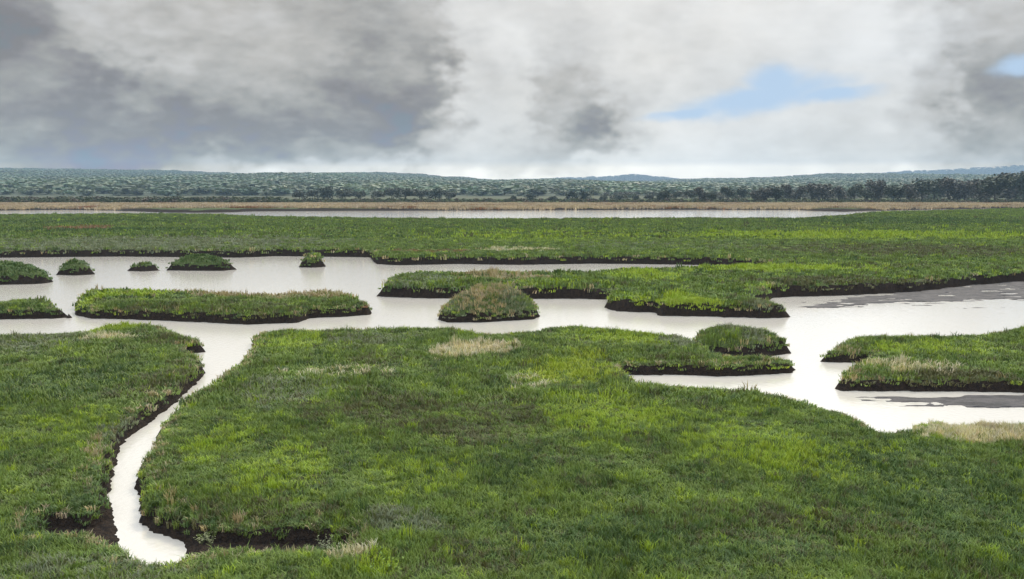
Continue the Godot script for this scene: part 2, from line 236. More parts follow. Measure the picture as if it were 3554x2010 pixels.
func noise_texture(sd: int, freq: float, ramp: Array, octaves := 5, size := 512) -> NoiseTexture2D:
	var n := FastNoiseLite.new()
	n.seed = sd
	n.frequency = freq
	n.fractal_octaves = octaves
	var t := NoiseTexture2D.new()
	t.width = size
	t.height = size
	t.seamless = true
	t.noise = n
	if ramp.size():
		var gr := Gradient.new()
		gr.offsets = PackedFloat32Array(range(ramp.size()).map(func(i): return float(i) / (ramp.size() - 1)))
		gr.colors = PackedColorArray(ramp)
		t.color_ramp = gr
	return t


func bumps(sd: int, freq: float, strength: float, size := 512) -> NoiseTexture2D:
	var t := noise_texture(sd, freq, [], 5, size)
	t.as_normal_map = true
	t.bump_strength = strength
	return t


func materials():
	mud = StandardMaterial3D.new()
	mud.albedo_texture = noise_texture(31, 0.02, [lin(0.010, 0.009, 0.009), lin(0.017, 0.014, 0.013), lin(0.040, 0.029, 0.021), lin(0.013, 0.011, 0.012)])
	mud.uv1_triplanar = true
	mud.uv1_world_triplanar = true
	mud.uv1_scale = Vector3(0.7, 0.7, 0.7)
	mud.normal_enabled = true
	mud.normal_texture = bumps(32, 0.05, 12.0)
	mud.roughness = 0.9
	mud.metallic_specular = 0.2
	turf = StandardMaterial3D.new()
	turf.albedo_texture = noise_texture(33, 0.03, [lin(0.05, 0.07, 0.018), lin(0.07, 0.11, 0.025), lin(0.09, 0.125, 0.04), lin(0.07, 0.08, 0.03)])
	turf.uv1_triplanar = true
	turf.uv1_world_triplanar = true
	turf.uv1_scale = Vector3(0.4, 0.4, 0.4)
	turf.normal_enabled = true
	turf.normal_texture = bumps(34, 0.08, 14.0)
	turf.roughness = 1.0
	blade = StandardMaterial3D.new()
	blade.vertex_color_use_as_albedo = true
	blade.roughness = 0.6
	blade.backlight_enabled = true
	blade.backlight = Color(0.6, 0.6, 0.45)
	blade.cull_mode = BaseMaterial3D.CULL_DISABLED
	kinds = {
		GREEN: Color(0.175, 0.258, 0.048), LIME: Color(0.33, 0.45, 0.035), STRAW: Color(0.66, 0.61, 0.42), SAGE: Color(0.215, 0.25, 0.145), OLIVE: Color(0.125, 0.13, 0.05),
		RUSSET: Color(0.29, 0.17, 0.09), DEEP: Color(0.085, 0.15, 0.035), TAN: Color(0.45, 0.38, 0.23), GOLD: Color(0.34, 0.43, 0.03)}
	# tufts: fine for near ground, coarser for far ground
	tufts = [
		[tuft(1, 18, 0.014, 0.105, 0.07), tuft(2, 18, 0.013, 0.12, 0.08), tuft(3, 16, 0.016, 0.10, 0.07)],
		[tuft(4, 14, 0.026, 0.13, 0.12), tuft(5, 14, 0.024, 0.145, 0.13)],
		[tuft(6, 12, 0.06, 0.2, 0.24), tuft(7, 12, 0.07, 0.18, 0.24)],
		[tuft(8, 12, 0.16, 0.24, 0.5)]]


func tuft(sd: int, n: int, width: float, high: float, spread: float) -> ArrayMesh:
	var r := RandomNumberGenerator.new()
	r.seed = sd
	var st := SurfaceTool.new()
	st.begin(Mesh.PRIMITIVE_TRIANGLES)
	for i in n:
		var turn := r.randf() * TAU
		var a := r.randf() * TAU
		var base := Vector3(cos(a), 0, sin(a)) * spread * sqrt(r.randf())
		var h := high * r.randf_range(0.6, 1.15)
		var lean := Vector3(cos(turn), 0, sin(turn)) * h * r.randf_range(0.25, 0.95)
		var side := Vector3(-sin(turn + r.randf_range(-0.9, 0.9)), 0, cos(turn)).normalized() * width * 0.5 * r.randf_range(0.7, 1.2)
		var mid := base + Vector3(0, h * 0.62, 0) + lean * 0.32
		var tip := base + Vector3(0, h * 0.95, 0) + lean
		base.y = -0.04
		var v := r.randf_range(0.82, 1.17)
		st.set_color(Color(v * r.randf_range(0.92, 1.1), v, v * r.randf_range(0.85, 1.1)))
		var p := [base - side, base + side, mid - side * 0.8, mid + side * 0.8, tip]
		for q in [0, 1, 2, 2, 1, 3, 2, 3, 4]:
			st.add_vertex(p[q])
	st.generate_normals()
	return st.commit()


# ---------------------------------------------------------------- helpers for named things
func tag(o: Node, label: String, category: String, kind := "", group := "") -> Node:
	o.set_meta("label", label)
	o.set_meta("category", category)
	if kind:
		o.set_meta("kind", kind)
	if group:
		o.set_meta("group", group)
	return o


func holder(called: String, parent: Node = self) -> Node3D:
	var o := Node3D.new()
	o.name = numbered(called)
	parent.add_child(o, true)
	return o


func numbered(called: String) -> String:
	if not has_node(called):
		return called
	var i := 1
	while has_node("%s_%03d" % [called, i]):
		i += 1
	return "%s_%03d" % [called, i]


func part(called: String, mesh: Mesh, m: Material, parent: Node) -> MeshInstance3D:
	var o := MeshInstance3D.new()
	o.name = called
	o.mesh = mesh
	o.material_override = m
	parent.add_child(o, true)
	return o


func copies(called: String, mesh: Mesh, m: Material, where: Array, colors: Array, parent: Node) -> MultiMeshInstance3D:
	var mm := MultiMesh.new()
	mm.transform_format = MultiMesh.TRANSFORM_3D
	mm.use_colors = true
	mm.mesh = mesh
	mm.instance_count = where.size()
	for i in where.size():
		mm.set_instance_transform(i, where[i])
		mm.set_instance_color(i, colors[i])
	var o := MultiMeshInstance3D.new()
	o.name = called
	o.multimesh = mm
	o.material_override = m
	o.set_meta("kind", "stuff")
	parent.add_child(o, true)
	return o


# ---------------------------------------------------------------- land
# A piece of land from its outline: an undercut peat bank round a gently rolling top. Returns the grid so that grass can be set on it.
func land(parent: Node, outline: PackedVector2Array, res: float, high: float, rough: float, dome := 0.0, dome_reach := 1.0, bank := 0.16, deck: Material = null, relief := 0.07, streak := 1.0) -> Dictionary:
	var lo := outline[0]
	var hi := outline[0]
	for p in outline:
		lo = lo.min(p)
		hi = hi.max(p)
	var reach := maxf(0.7, maxf(dome_reach if dome > 0.0 else 0.0, res * 2.5))
	lo -= Vector2.ONE * reach
	hi += Vector2.ONE * reach
	var nx := int((hi.x - lo.x) / res) + 2
	var nz := int((hi.y - lo.y) / res) + 2
	var sd := PackedFloat32Array()
	sd.resize(nx * nz)
	sd.fill(reach)
	var n := outline.size()
	for e in n:
		var a := outline[e]
		var b := outline[(e + 1) % n]
		var ab := b - a
		var l2 := maxf(ab.length_squared(), 1e-6)
		var x0 := maxi(0, int((minf(a.x, b.x) - reach - lo.x) / res))
		var x1 := mini(nx - 1, int((maxf(a.x, b.x) + reach - lo.x) / res) + 1)
		var z0 := maxi(0, int((minf(a.y, b.y) - reach - lo.y) / res))
		var z1 := mini(nz - 1, int((maxf(a.y, b.y) + reach - lo.y) / res) + 1)
		for j in range(z0, z1 + 1):
			var pz := lo.y + j * res
			var from := x0
			var to := x1
			if absf(ab.y) > 1e-4 and (x1 - x0) > 30:   # long slanted edges: only the cells beside the edge
				var ta := (pz - reach - a.y) / ab.y
				var tb := (pz + reach - a.y) / ab.y
				var xa := a.x + ab.x * clampf(minf(ta, tb), 0.0, 1.0)
				var xb := a.x + ab.x * clampf(maxf(ta, tb), 0.0, 1.0)
				from = maxi(x0, int((minf(xa, xb) - reach - lo.x) / res))
				to = mini(x1, int((maxf(xa, xb) + reach - lo.x) / res) + 1)
			for i in range(from, to + 1):
				var p := Vector2(lo.x + i * res, pz)
				var t := clampf((p - a).dot(ab) / l2, 0.0, 1.0)
				var d := p.distance_to(a + ab * t)
				var at := j * nx + i
				if d < sd[at]:
					sd[at] = d
	for j in nz:   # outside is negative
		var pz := lo.y + j * res
		var cross := PackedFloat32Array()
		for e in n:
			var a := outline[e]
			var b := outline[(e + 1) % n]
			if (a.y > pz) != (b.y > pz):
				cross.append(a.x + (pz - a.y) / (b.y - a.y) * (b.x - a.x))
		cross.sort()
		var q := 0
		var inside := false
		for i in nx:
			var px := lo.x + i * res
			while q < cross.size() and cross[q] <= px:
				inside = not inside
				q += 1
			if not inside:
				sd[j * nx + i] = -sd[j * nx + i]
	var hh := PackedFloat32Array()
	hh.resize(nx * nz)
	for j in nz:
		for i in nx:
			var at := j * nx + i
			var s := sd[at]
			var x := lo.x + i * res
			var z := lo.y + j * res
			if absf(s) < reach:
				s += rough * (fine.get_noise_2d(x * 1.1 / streak, z * 1.1) + 0.6 * fine.get_noise_2d(x * 3.1 / streak + 40.0, z * 3.1))
				sd[at] = s
			var y := -0.3
			if s > -0.3:
				y = s if s < 0.0 else 0.0
				if s > 0.0:
					var w := bank * (1.0 + 0.5 * fine.get_noise_2d(x * 2.0 + 9.0, z * 2.0))
					y = high * smoothstep(0.0, 1.0, minf(s / w, 1.0)) * (1.0 + 0.18 * fine.get_noise_2d(x * 0.9, z * 0.9))
					if s > w:
						y += relief * (1.0 + broad.get_noise_2d(x * 2.0, z * 2.0) * 1.6) * minf(1.0, (s - w) * 1.5)
					if dome > 0.0:
						y += dome * (1.0 - pow(1.0 - clampf(s / dome_reach, 0.0, 1.0), 2.0))
			hh[at] = y
	var g := {"lo": lo, "res": res, "nx": nx, "nz": nz, "sd": sd, "hh": hh, "high": high}
	# two skins: the dark bank and the turf on top
	for k in 2:
		var v := PackedVector3Array()
		var nm := PackedVector3Array()
		var ix := PackedInt32Array()
		var id := PackedInt32Array()
		id.resize(nx * nz)
		id.fill(-1)
		for j in nz - 1:
			for i in nx - 1:
				var c := [j * nx + i, j * nx + i + 1, (j + 1) * nx + i, (j + 1) * nx + i + 1]
				var top := maxf(maxf(sd[c[0]], sd[c[1]]), maxf(sd[c[2]], sd[c[3]]))
				if top < -res:
					continue
				var least := minf(minf(hh[c[0]], hh[c[1]]), minf(hh[c[2]], hh[c[3]]))
				if (least > high * 0.7) != (k == 1):
					continue
				for w in c:
					if id[w] < 0:
						id[w] = v.size()
						var wi: int = w % nx
						var wj: int = w / nx
						v.append(Vector3(lo.x + wi * res, hh[w], lo.y + wj * res))
						var gx := hh[wj * nx + mini(wi + 1, nx - 1)] - hh[wj * nx + maxi(wi - 1, 0)]
						var gz := hh[mini(wj + 1, nz - 1) * nx + wi] - hh[maxi(wj - 1, 0) * nx + wi]
						nm.append(Vector3(-gx, 2.0 * res, -gz).normalized())
				ix.append_array([id[c[0]], id[c[1]], id[c[2]], id[c[1]], id[c[3]], id[c[2]]])
		if ix.is_empty():
			continue
		var arr := []
		arr.resize(Mesh.ARRAY_MAX)
		arr[Mesh.ARRAY_VERTEX] = v
		arr[Mesh.ARRAY_NORMAL] = nm
		arr[Mesh.ARRAY_INDEX] = ix
		var m := ArrayMesh.new()
		m.add_surface_from_arrays(Mesh.PRIMITIVE_TRIANGLES, arr)
		part(["mud_bank", "turf"][k], m, (deck if deck else [mud, turf][k]), parent)
	return g


func at_land(g: Dictionary, x: float, z: float, what: String) -> float:
	var fx: float = (x - g.lo.x) / g.res
	var fz: float = (z - g.lo.y) / g.res
	var i := int(fx)
	var j := int(fz)
	if i < 0 or j < 0 or i >= g.nx - 1 or j >= g.nz - 1:
		return -9.0
	fx -= i
	fz -= j
	var a: PackedFloat32Array = g[what]
	var o: int = j * g.nx + i
	return lerpf(lerpf(a[o], a[o + 1], fx), lerpf(a[o + g.nx], a[o + g.nx + 1], fx), fz)


func kind_at(x: float, z: float) -> int:
	var found := GREEN
	var wx := broad.get_noise_2d(x * 4.0, z * 4.0) + 0.5 * fine.get_noise_2d(x * 0.8, z * 0.8)
	for s in STANDS:
		var u: float = (x - s[0]) / s[2]
		if absf(u) > 1.5:
			continue
		var w: float = (z - s[1]) / s[3]
		if absf(w) > 1.5:
			continue
		var d := sqrt(u * u + w * w) + wx * 0.55
		if rng.randf() < s[5] * (1.0 - smoothstep(0.55, 1.15, d)):
			found = s[4]
	if found == GREEN:   # mixed sward
		var q := broad.get_noise_2d(x * 7.0 + 70.0, z * 7.0) + 0.35 * fine.get_noise_2d(x * 1.6, z * 1.6 + 30.0) + rng.randf_range(-0.1, 0.1)
		if q > 0.30:
			found = LIME if rng.randf() < 0.25 else GREEN
		elif q < -0.14:
			found = [OLIVE, DEEP, DEEP, GREEN, GREEN][rng.randi() % 5]
		elif rng.randf() < 0.06:
			found = DEEP
	return found


# Grass over a piece of land: tufts of the size that suits how far the ground lies from the path the viewer stands on.
func grass(g: Dictionary, parent: Node, called: String, keep := {}, taller := 1.0, margin := 0.0):
	var lists := {}
	var hi: Vector2 = g.lo + Vector2(g.nx, g.nz) * g.res
	var far: float = -g.lo.y
	var z: float = minf(hi.y, -10.8)
	while z > g.lo.y:
		var zone := 0 if -z < 21.0 else (1 if -z < 40.0 else (2 if -z < 86.0 else 3))
		var step: float = [0.084, 0.13, 0.26, 0.72][zone]
		var edge := -z * 0.66 + 3.0
		var x: float = maxf(g.lo.x, -edge)
		while x < minf(hi.x, edge):
			var px := x + rng.randf_range(-0.5, 0.5) * step * 1.6
			var pz := z + rng.randf_range(-0.5, 0.5) * step * 1.6
			x += step
			var s := at_land(g, px, pz, "sd")
			if s < margin:
				continue
			var y := at_land(g, px, pz, "hh")
			if y < g.high * 0.5:
				continue
			var kind := kind_at(px, pz)
			if s < 0.5 and kind == GREEN and rng.randf() < 0.14:
				kind = TAN
			var into := "grass"
			if kind == STRAW:
				into = "straw"
			var v := rng.randi() % (tufts[zone] as Array).size()
			var key := [into, zone, v]
			if not lists.has(key):
				lists[key] = [[], []]
			var size := rng.randf_range(0.7, 1.25) * taller * (1.0 + 0.6 * broad.get_noise_2d(px * 3.0, pz * 3.0 + 50.0))
			if rng.randf() < 0.025:
				size *= 1.7
			size *= clampf(0.45 + s * 1.1, 0.5, 1.0)
			if kind == STRAW or kind == TAN:
				size *= 1.35
			elif kind == LIME:
				size *= 1.12
			elif kind == SAGE:
				size *= 0.95
			var b := Basis(Vector3.UP, rng.randf() * TAU).scaled(Vector3(rng.randf_range(0.9, 1.2), size, rng.randf_range(0.9, 1.2)))
			lists[key][0].append(Transform3D(b, Vector3(px, y, pz)))
			var c: Color = kinds[kind]
			var f := rng.randf_range(0.86, 1.16) * (1.0 + 0.22 * fine.get_noise_2d(px * 0.9 + 5.0, pz * 0.9))
			lists[key][1].append(Color(c.r * f * rng.randf_range(0.93, 1.07), c.g * f, c.b * f * rng.randf_range(0.85, 1.15)))
		z -= step
	for key in lists:
		if key[0] == "grass":
			copies(called, tufts[key[1]][key[2]], blade, lists[key][0], lists[key][1], parent)
		else:
			keep[key] = lists[key]


func water():
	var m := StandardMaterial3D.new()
	m.albedo_color = lin(0.88, 0.845, 0.77)  # silt tone whitened far beyond real silt, painting in the bright sky reflection
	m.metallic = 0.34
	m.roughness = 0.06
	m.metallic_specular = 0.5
	m.normal_enabled = true
	m.normal_texture = bumps(51, 0.02, 5.0, 1024)
	m.normal_scale = 0.22
	m.uv1_triplanar = true
	m.uv1_world_triplanar = true
	m.uv1_scale = Vector3(0.25, 0.25, 0.25)
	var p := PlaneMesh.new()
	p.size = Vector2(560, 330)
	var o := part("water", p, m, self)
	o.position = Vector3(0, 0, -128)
	tag(o, "silty tidal water, paled by a painted sky reflection, winding between the marsh banks", "water", "structure")


func ground():
	var m := StandardMaterial3D.new()
	m.albedo_texture = noise_texture(61, 0.01, [lin(0.05, 0.06, 0.03), lin(0.08, 0.09, 0.045), lin(0.12, 0.11, 0.06)])
	m.uv1_triplanar = true
	m.uv1_world_triplanar = true
	m.uv1_scale = Vector3(0.01, 0.01, 0.01)
	m.roughness = 1.0
	var p := PlaneMesh.new()
	p.size = Vector2(6600, 3900)
	var o := part("ground", p, m, self)
	o.position = Vector3(0, 0.25, -1950 - 280)
	tag(o, "flat olive lowland behind the far reed bank", "ground", "structure")


# ---------------------------------------------------------------- hills
func ridge_at(line: PackedVector2Array, az: float) -> float:
	for i in line.size() - 1:
		if az <= line[i + 1].x:
			var t := clampf((az - line[i].x) / (line[i + 1].x - line[i].x), 0.0, 1.0)
			return lerpf(line[i].y, line[i + 1].y, smoothstep(0.0, 1.0, t))
	return line[line.size() - 1].y


func hill(line: PackedVector2Array, dist: float, depth: float, label: String, woods: String, color: Color, spacing: float, crown: float):
	var st := SurfaceTool.new()
	st.begin(Mesh.PRIMITIVE_TRIANGLES)
	var half := dist * 0.78
	var cols := 160
	var rows := 12
	var high := func(x: float, t: float) -> float:
		var az := rad_to_deg(atan2(x, dist))
		var top := tan(deg_to_rad(ridge_at(line, az))) * Vector2(x, dist).length() + 5.6 - crown * 0.75
		top += broad.get_noise_2d(x / dist * 300.0, 7.0) * dist * 0.0012
		var fold := 1.0 + 0.22 * broad.get_noise_2d(x / dist * 120.0, t * 16.0) * (1.0 - t)
		return maxf(0.3, top * pow(t, 0.75) * fold)
	for j in rows:
		for i in cols:
			for q in [[0, 0], [1, 0], [0, 1], [0, 1], [1, 0], [1, 1]]:
				var x: float = lerpf(-half, half, float(i + q[0]) / cols)
				var t: float = float(j + q[1]) / rows
				var up: float = high.call(x, t) if t < 1.0 else high.call(x, 1.0)
				st.set_smooth_group(0)
				st.add_vertex(Vector3(x, up, -dist + depth * (1.0 - t)))
	for i in cols:   # the back falls away
		for q in [[0, 0], [1, 0], [0, 1], [0, 1], [1, 0], [1, 1]]:
			var x: float = lerpf(-half, half, float(i + q[0]) / cols)
			st.add_vertex(Vector3(x, high.call(x, 1.0) * (1.0 - q[1]) - q[1], -dist - 180.0 * q[1]))
	st.generate_normals()
	var m := StandardMaterial3D.new()
	m.albedo_color = lin(0.07, 0.085, 0.05)
	m.roughness = 1.0
	var o := part(numbered("hill"), st.commit(), m, self)
	tag(o, label, "hill", "structure")
	var where := []
	var cs := []
	var z := 0.0
	while z < depth:
		var x := -half * 0.9
		while x < half * 0.9:
			var px := x + rng.randf_range(-0.6, 0.6) * spacing
			var pz := clampf(z + rng.randf_range(-0.6, 0.6) * spacing * 1.5, 0.0, depth)
			var up: float = high.call(px, 1.0 - pz / depth)
			if broad.get_noise_2d(px / spacing * 1.3, pz / spacing * 1.3 + 20.0) > -0.6:
				var s := crown * rng.randf_range(0.6, 1.3)
				where.append(Transform3D(Basis(Vector3.UP, rng.randf() * TAU).scaled(Vector3(s * 2.5, s, s * 2.5)), Vector3(px, up - 0.1 * s, -dist + pz)))
				var f := rng.randf_range(0.85, 1.2) * (1.0 + 0.5 * broad.get_noise_2d(px / dist * 150.0, pz / depth * 12.0))
				cs.append(Color(color.r * f * rng.randf_range(0.85, 1.2), color.g * f, color.b * f))
			x += spacing
		z += spacing * 1.7
	var w := holder("woodland")
	tag(w, woods, "woodland", "stuff")
	copies("crowns", crown_mesh(71, 96, 0.30, 0.6, 1.0, 7), blade, where, cs, w)


func hills():
	hill(NEAR_RIDGE, 2000.0, 1480.0, "long low green ridge behind the marsh", "hazy grey green woods covering the nearer ridge", Color(0.14, 0.19, 0.12), 9.5, 5.5)
	hill(FAR_RIDGE, 4000.0, 900.0, "distant blue hills along the horizon", "blue hazed woods on the most distant hills", Color(0.12, 0.15, 0.12), 20.0, 9.0)


# ---------------------------------------------------------------- the marsh
func setting(called: String, label: String, category: String) -> Node3D:
	var o := holder(called)
	tag(o, label, category, "structure")
	return o


func sward(g: Dictionary, label: String, straw_label := "", taller := 1.0):
	var w := holder("marsh_grass")
	tag(w, label, "grass", "stuff")
	var dry := {}
	grass(g, w, "tufts", dry, taller)
	if dry.size():
		if straw_label == "":
			for key in dry:
				copies("dry_tufts", tufts[key[1]][key[2]], blade, dry[key][0], dry[key][1], w)
		else:
			var d := holder("dry_grass")
			tag(d, straw_label, "grass", "stuff")
			for key in dry:
				copies("dry_tufts", tufts[key[1]][key[2]], blade, dry[key][0], dry[key][1], d)


func island(called: String, outline: PackedVector2Array, res: float, high: float, dome: float, reach: float, label: String, category: String, group: String, taller := 1.0, bank := 0.16):
	var o := holder(called)
	tag(o, label, category, "", group)
	var g := land(o, outline, res, high, 0.10, dome, reach, bank)
	var dry := {}
	grass(g, o, "grass", dry, taller)
	for key in dry:
		copies("dry_grass", tufts[key[1]][key[2]], blade, dry[key][0], dry[key][1], o)


func marsh():
	var g := land(setting("marsh_ground", "near marsh cut by the narrow winding creek", "marsh"), NEAR_MARSH, 0.11, 0.29, 0.09)
	sward(g, "green marsh grass of the near ground round the winding creek", "pale dry grass lying in patches in the near marsh")
	g = land(setting("marsh_ground", "peat bank of the marsh point at the right edge", "marsh"), RIGHT_BANK, 0.13, 0.28, 0.09)
	sward(g, "grass on the marsh point at the right edge of the picture")
	g = land(setting("marsh_ground", "middle meadow with its long black peat bank and green spit", "marsh"), MEADOW_AND_SPIT, 0.24, 0.52, 0.16, 0.0, 1.0, 0.3)
	sward(g, "grass of the middle meadow and the bright green spit")
	g = land(setting("marsh_ground", "flat far meadow before the thin white strip of water", "marsh"), FAR_MEADOW, 1.6, 0.5, 0.3, 0.0, 1.0, 1.2, null, 0.05)
	sward(g, "striped grass of the far flat meadow")
	island("marsh_island", LONG_ISLAND, 0.15, 0.34, 0.12, 2.0, "long low grassy island with a black peat edge, left of the hummock", "island", "")
	island("marsh_island", CORNER_ISLAND, 0.15, 0.34, 0.05, 2.0, "grassy island cut off by the left edge, beside the long island", "island", "")
	island("grassy_hummock", HUMMOCK, 0.12, 0.24, 0.75, 1.6, "rounded tan and green hummock alone in the middle channel", "hummock", "", 1.1)
	island("grassy_hummock", POINT_HUMMOCK, 0.12, 0.34, 0.26, 1.4, "low grassy hummock at the right tip of the near marsh", "hummock", "", 1.0, 0.45)
	var names := ["dark grassy islet cut off by the left edge of the picture", "small domed islet, second from the left edge in the upper pool", "flat sliver of an islet, just left of the widest islet",
		"widest of the islets standing free in the upper pool", "lone small islet against the long peat bank"]
	var outlines := [ISLET_A, ISLET_B, ISLET_C, ISLET_D, ISLET_E]
	for i in 5:
		island("grassy_islet", outlines[i], 0.2, 0.3, [0.55, 0.55, 0.12, 0.5, 0.75][i], [1.7, 1.3, 1.0, 1.4, 1.2][i], names[i], "islet", "islets in the upper pool", 0.8, 0.4)
	var reflection_grey := StandardMaterial3D.new()  # dark water reflections painted as the grey of two low flats
	reflection_grey.albedo_texture = noise_texture(81, 0.012, [lin(0.03, 0.03, 0.034), lin(0.05, 0.05, 0.055), lin(0.09, 0.085, 0.09), lin(0.045, 0.048, 0.045)])
	reflection_grey.uv1_triplanar = true
	reflection_grey.uv1_world_triplanar = true
	reflection_grey.uv1_scale = Vector3(0.12, 0.12, 0.3)
	reflection_grey.roughness = 0.6
	reflection_grey.metallic_specular = 0.3
	reflection_grey.normal_enabled = true
	reflection_grey.normal_texture = bumps(82, 0.05, 6.0)
	var o := setting("mud_and_reflection_flat", "grey painted reflection of the dark bank at right, laid as a low flat", "mud flat")  # dark reflection of bank and clouds, put in as a grey sheet
	land(o, UPPER_REFLECTION, 0.2, 0.03, 1.3, 0.0, 1.0, 0.5, reflection_grey, 0.012, 4.0)
	o = setting("mud_and_reflection_flat", "black mud in the side ditch left of the creek", "mud flat")
	land(o, LEFT_DITCH, 0.1, 0.07, 0.1, 0.0, 1.0, 0.2, mud, 0.02)
	o = setting("mud_and_reflection_flat", "black mud in the ditch right of the creek's end", "mud flat")
	land(o, RIGHT_DITCH, 0.1, 0.07, 0.1, 0.0, 1.0, 0.2, mud, 0.02)
	o = setting("mud_and_reflection_flat", "green grey painted reflection of the bank below the marsh point at right", "mud flat")  # bank reflection the pale water hardly shows, added as a dark sheet
	land(o, LOWER_REFLECTION, 0.12, 0.025, 0.8, 0.0, 1.0, 0.4, reflection_grey, 0.012, 4.0)


func far_shore():
	var g := land(setting("marsh_ground", "low far shore beyond the strip of water", "shore"), FAR_SHORE, 3.0, 0.5, 0.8, 0.0, 1.0, 2.5, null, 0.05)
	var where := []
	var cs := []
	for i in 26000:
		var z := -rng.randf_range(214.0, 268.0)
		var x := rng.randf_range(-0.63, 0.63) * -z
		var s := at_land(g, x, z, "sd")
		if s < 1.0:
			continue
		var size := rng.randf_range(0.8, 1.5)
		where.append(Transform3D(Basis(Vector3.UP, rng.randf() * TAU).scaled(Vector3(1.3, size * 1.6, 1.3)), Vector3(x, at_land(g, x, z, "hh") - 0.05, z)))
		var q := broad.get_noise_2d(x * 0.35, z * 1.6) + rng.randf_range(-0.2, 0.2)
		var c := Color(0.60, 0.49, 0.34).lerp(Color(0.46, 0.38, 0.29), smoothstep(-0.3, 0.3, q))
		if q > 0.38:
			c = Color(0.30, 0.15, 0.06)
		var f := rng.randf_range(0.8, 1.2)
		cs.append(Color(c.r * f, c.g * f, c.b * f))
	var o := holder("reed_bed")
	tag(o, "tan dry reeds along the far shore of the water strip", "reeds", "stuff")
	copies("reeds", tuft(9, 14, 0.12, 0.32, 0.7), blade, where, cs, o)
	# low dark scrub behind the reeds
	where = []
	cs = []
	for i in 2600:
		var z := -rng.randf_range(266.0, 345.0)
		var x := rng.randf_range(-0.62, 0.62) * -z
		var az := x / -z
		var dens := 1.0 if az < -0.26 else 0.75
		if rng.randf() > dens:
			continue
		var s := rng.randf_range(0.8, 1.6) * (1.25 if az < -0.26 else 0.8)
		where.append(Transform3D(Basis(Vector3.UP, rng.randf() * TAU).scaled(Vector3(s * 2.2, s, s * 2.2)), Vector3(x, 0.3, z)))
		var f := rng.randf_range(0.6, 1.3)
		cs.append(Color(0.055 * f, 0.075 * f, 0.022 * f) if rng.randf() < 0.75 else Color(0.10 * f, 0.08 * f, 0.05 * f))
	o = holder("scrub")
	tag(o, "low dark green scrub between the reeds and the trees", "scrub", "stuff")
	copies("bushes", crown_mesh(72, 60, 0.3, 0.5, 1.0, 5), blade, where, cs, o)


# ---------------------------------------------------------------- trees
# A crown of unit height: leaf sprays on the skins of several lobes.
func crown_mesh(sd: int, n: int, leaf: float, wide: float, high: float, lobes: int, from := 0.0) -> ArrayMesh:
	var r := RandomNumberGenerator.new()
	r.seed = sd
	var centres := []
	for i in lobes:
		var a := TAU * i / lobes + r.randf_range(-0.5, 0.5)
		var up := r.randf_range(0.25, 0.8)
		var off := wide * 0.55 * r.randf_range(0.35, 1.0) * (1.15 - up * 0.6)
		centres.append([Vector3(cos(a) * off, lerpf(from, high, up), sin(a) * off), r.randf_range(0.2, 0.34) * (high - from)])
	var st := SurfaceTool.new()
	st.begin(Mesh.PRIMITIVE_TRIANGLES)
	for i in n:
		var c: Array = centres[r.randi() % lobes]
		var d := Vector3(r.randfn(), r.randfn(), r.randfn()).normalized()
		var p: Vector3 = c[0] + d * c[1] * pow(r.randf(), 0.4)
		p.y = maxf(p.y, from + 0.02)
		var u := Vector3(r.randfn(), r.randfn() * 0.6, r.randfn()).normalized() * leaf * r.randf_range(0.25, 0.6)
		var w := u.cross(Vector3(r.randfn(), r.randfn(), r.randfn()).normalized()).normalized() * leaf * r.randf_range(0.2, 0.45)
		var f := r.randf_range(0.75, 1.25)
		st.set_color(Color(f * r.randf_range(0.9, 1.1), f, f * r.randf_range(0.9, 1.1)))
		for q in [u, w, -u, u, -u, -w]:
			st.add_vertex(p + q)
	st.generate_normals()
	return st.commit()


func limb(st: SurfaceTool, a: Vector3, b: Vector3, ra: float, rb: float):
	var d := (b - a).normalized()
	var s := d.cross(Vector3(0.3, 0.1, 1.0)).normalized()
	var t := d.cross(s)
	for i in 5:
		var p0 := s * cos(TAU * i / 5) + t * sin(TAU * i / 5)
		var p1 := s * cos(TAU * (i + 1) / 5) + t * sin(TAU * (i + 1) / 5)
		for q in [a + p0 * ra, b + p0 * rb, a + p1 * ra, a + p1 * ra, b + p0 * rb, b + p1 * rb]:
			st.add_vertex(q)


func make_tree(called: String, sd: int, wide: float, lobes: int, color: Color, from: float) -> Node3D:
	var r := RandomNumberGenerator.new()
	r.seed = sd
	var o := Node3D.new()
	o.name = called
	var st := SurfaceTool.new()
	st.begin(Mesh.PRIMITIVE_TRIANGLES)
	var bend := Vector3(r.randf_range(-0.05, 0.05), 0.55, r.randf_range(-0.05, 0.05))
	limb(st, Vector3(0, -0.05, 0), bend * 0.6, 0.03, 0.022)
	limb(st, bend * 0.6, bend * 1.5, 0.022, 0.008)
	for i in 6:
		var a := TAU * i / 6.0 + r.randf()
		var s := bend * r.randf_range(0.5, 1.2)
		limb(st, s, s + Vector3(cos(a) * wide * 0.4, r.randf_range(0.1, 0.28), sin(a) * wide * 0.4), 0.012, 0.004)
	st.generate_normals()
	var bark := StandardMaterial3D.new()
	bark.albedo_color = lin(0.07, 0.06, 0.05)
	bark.roughness = 1.0
	part("trunk", st.commit(), bark, o)
	var leaves := StandardMaterial3D.new()
	leaves.albedo_color = color.linear_to_srgb()
	leaves.vertex_color_use_as_albedo = true
	leaves.roughness = 0.7
	leaves.cull_mode = BaseMaterial3D.CULL_DISABLED
	part("crown", crown_mesh(sd + 40, 900, 0.12, wide, 1.0, lobes, from), leaves, o)
	return o


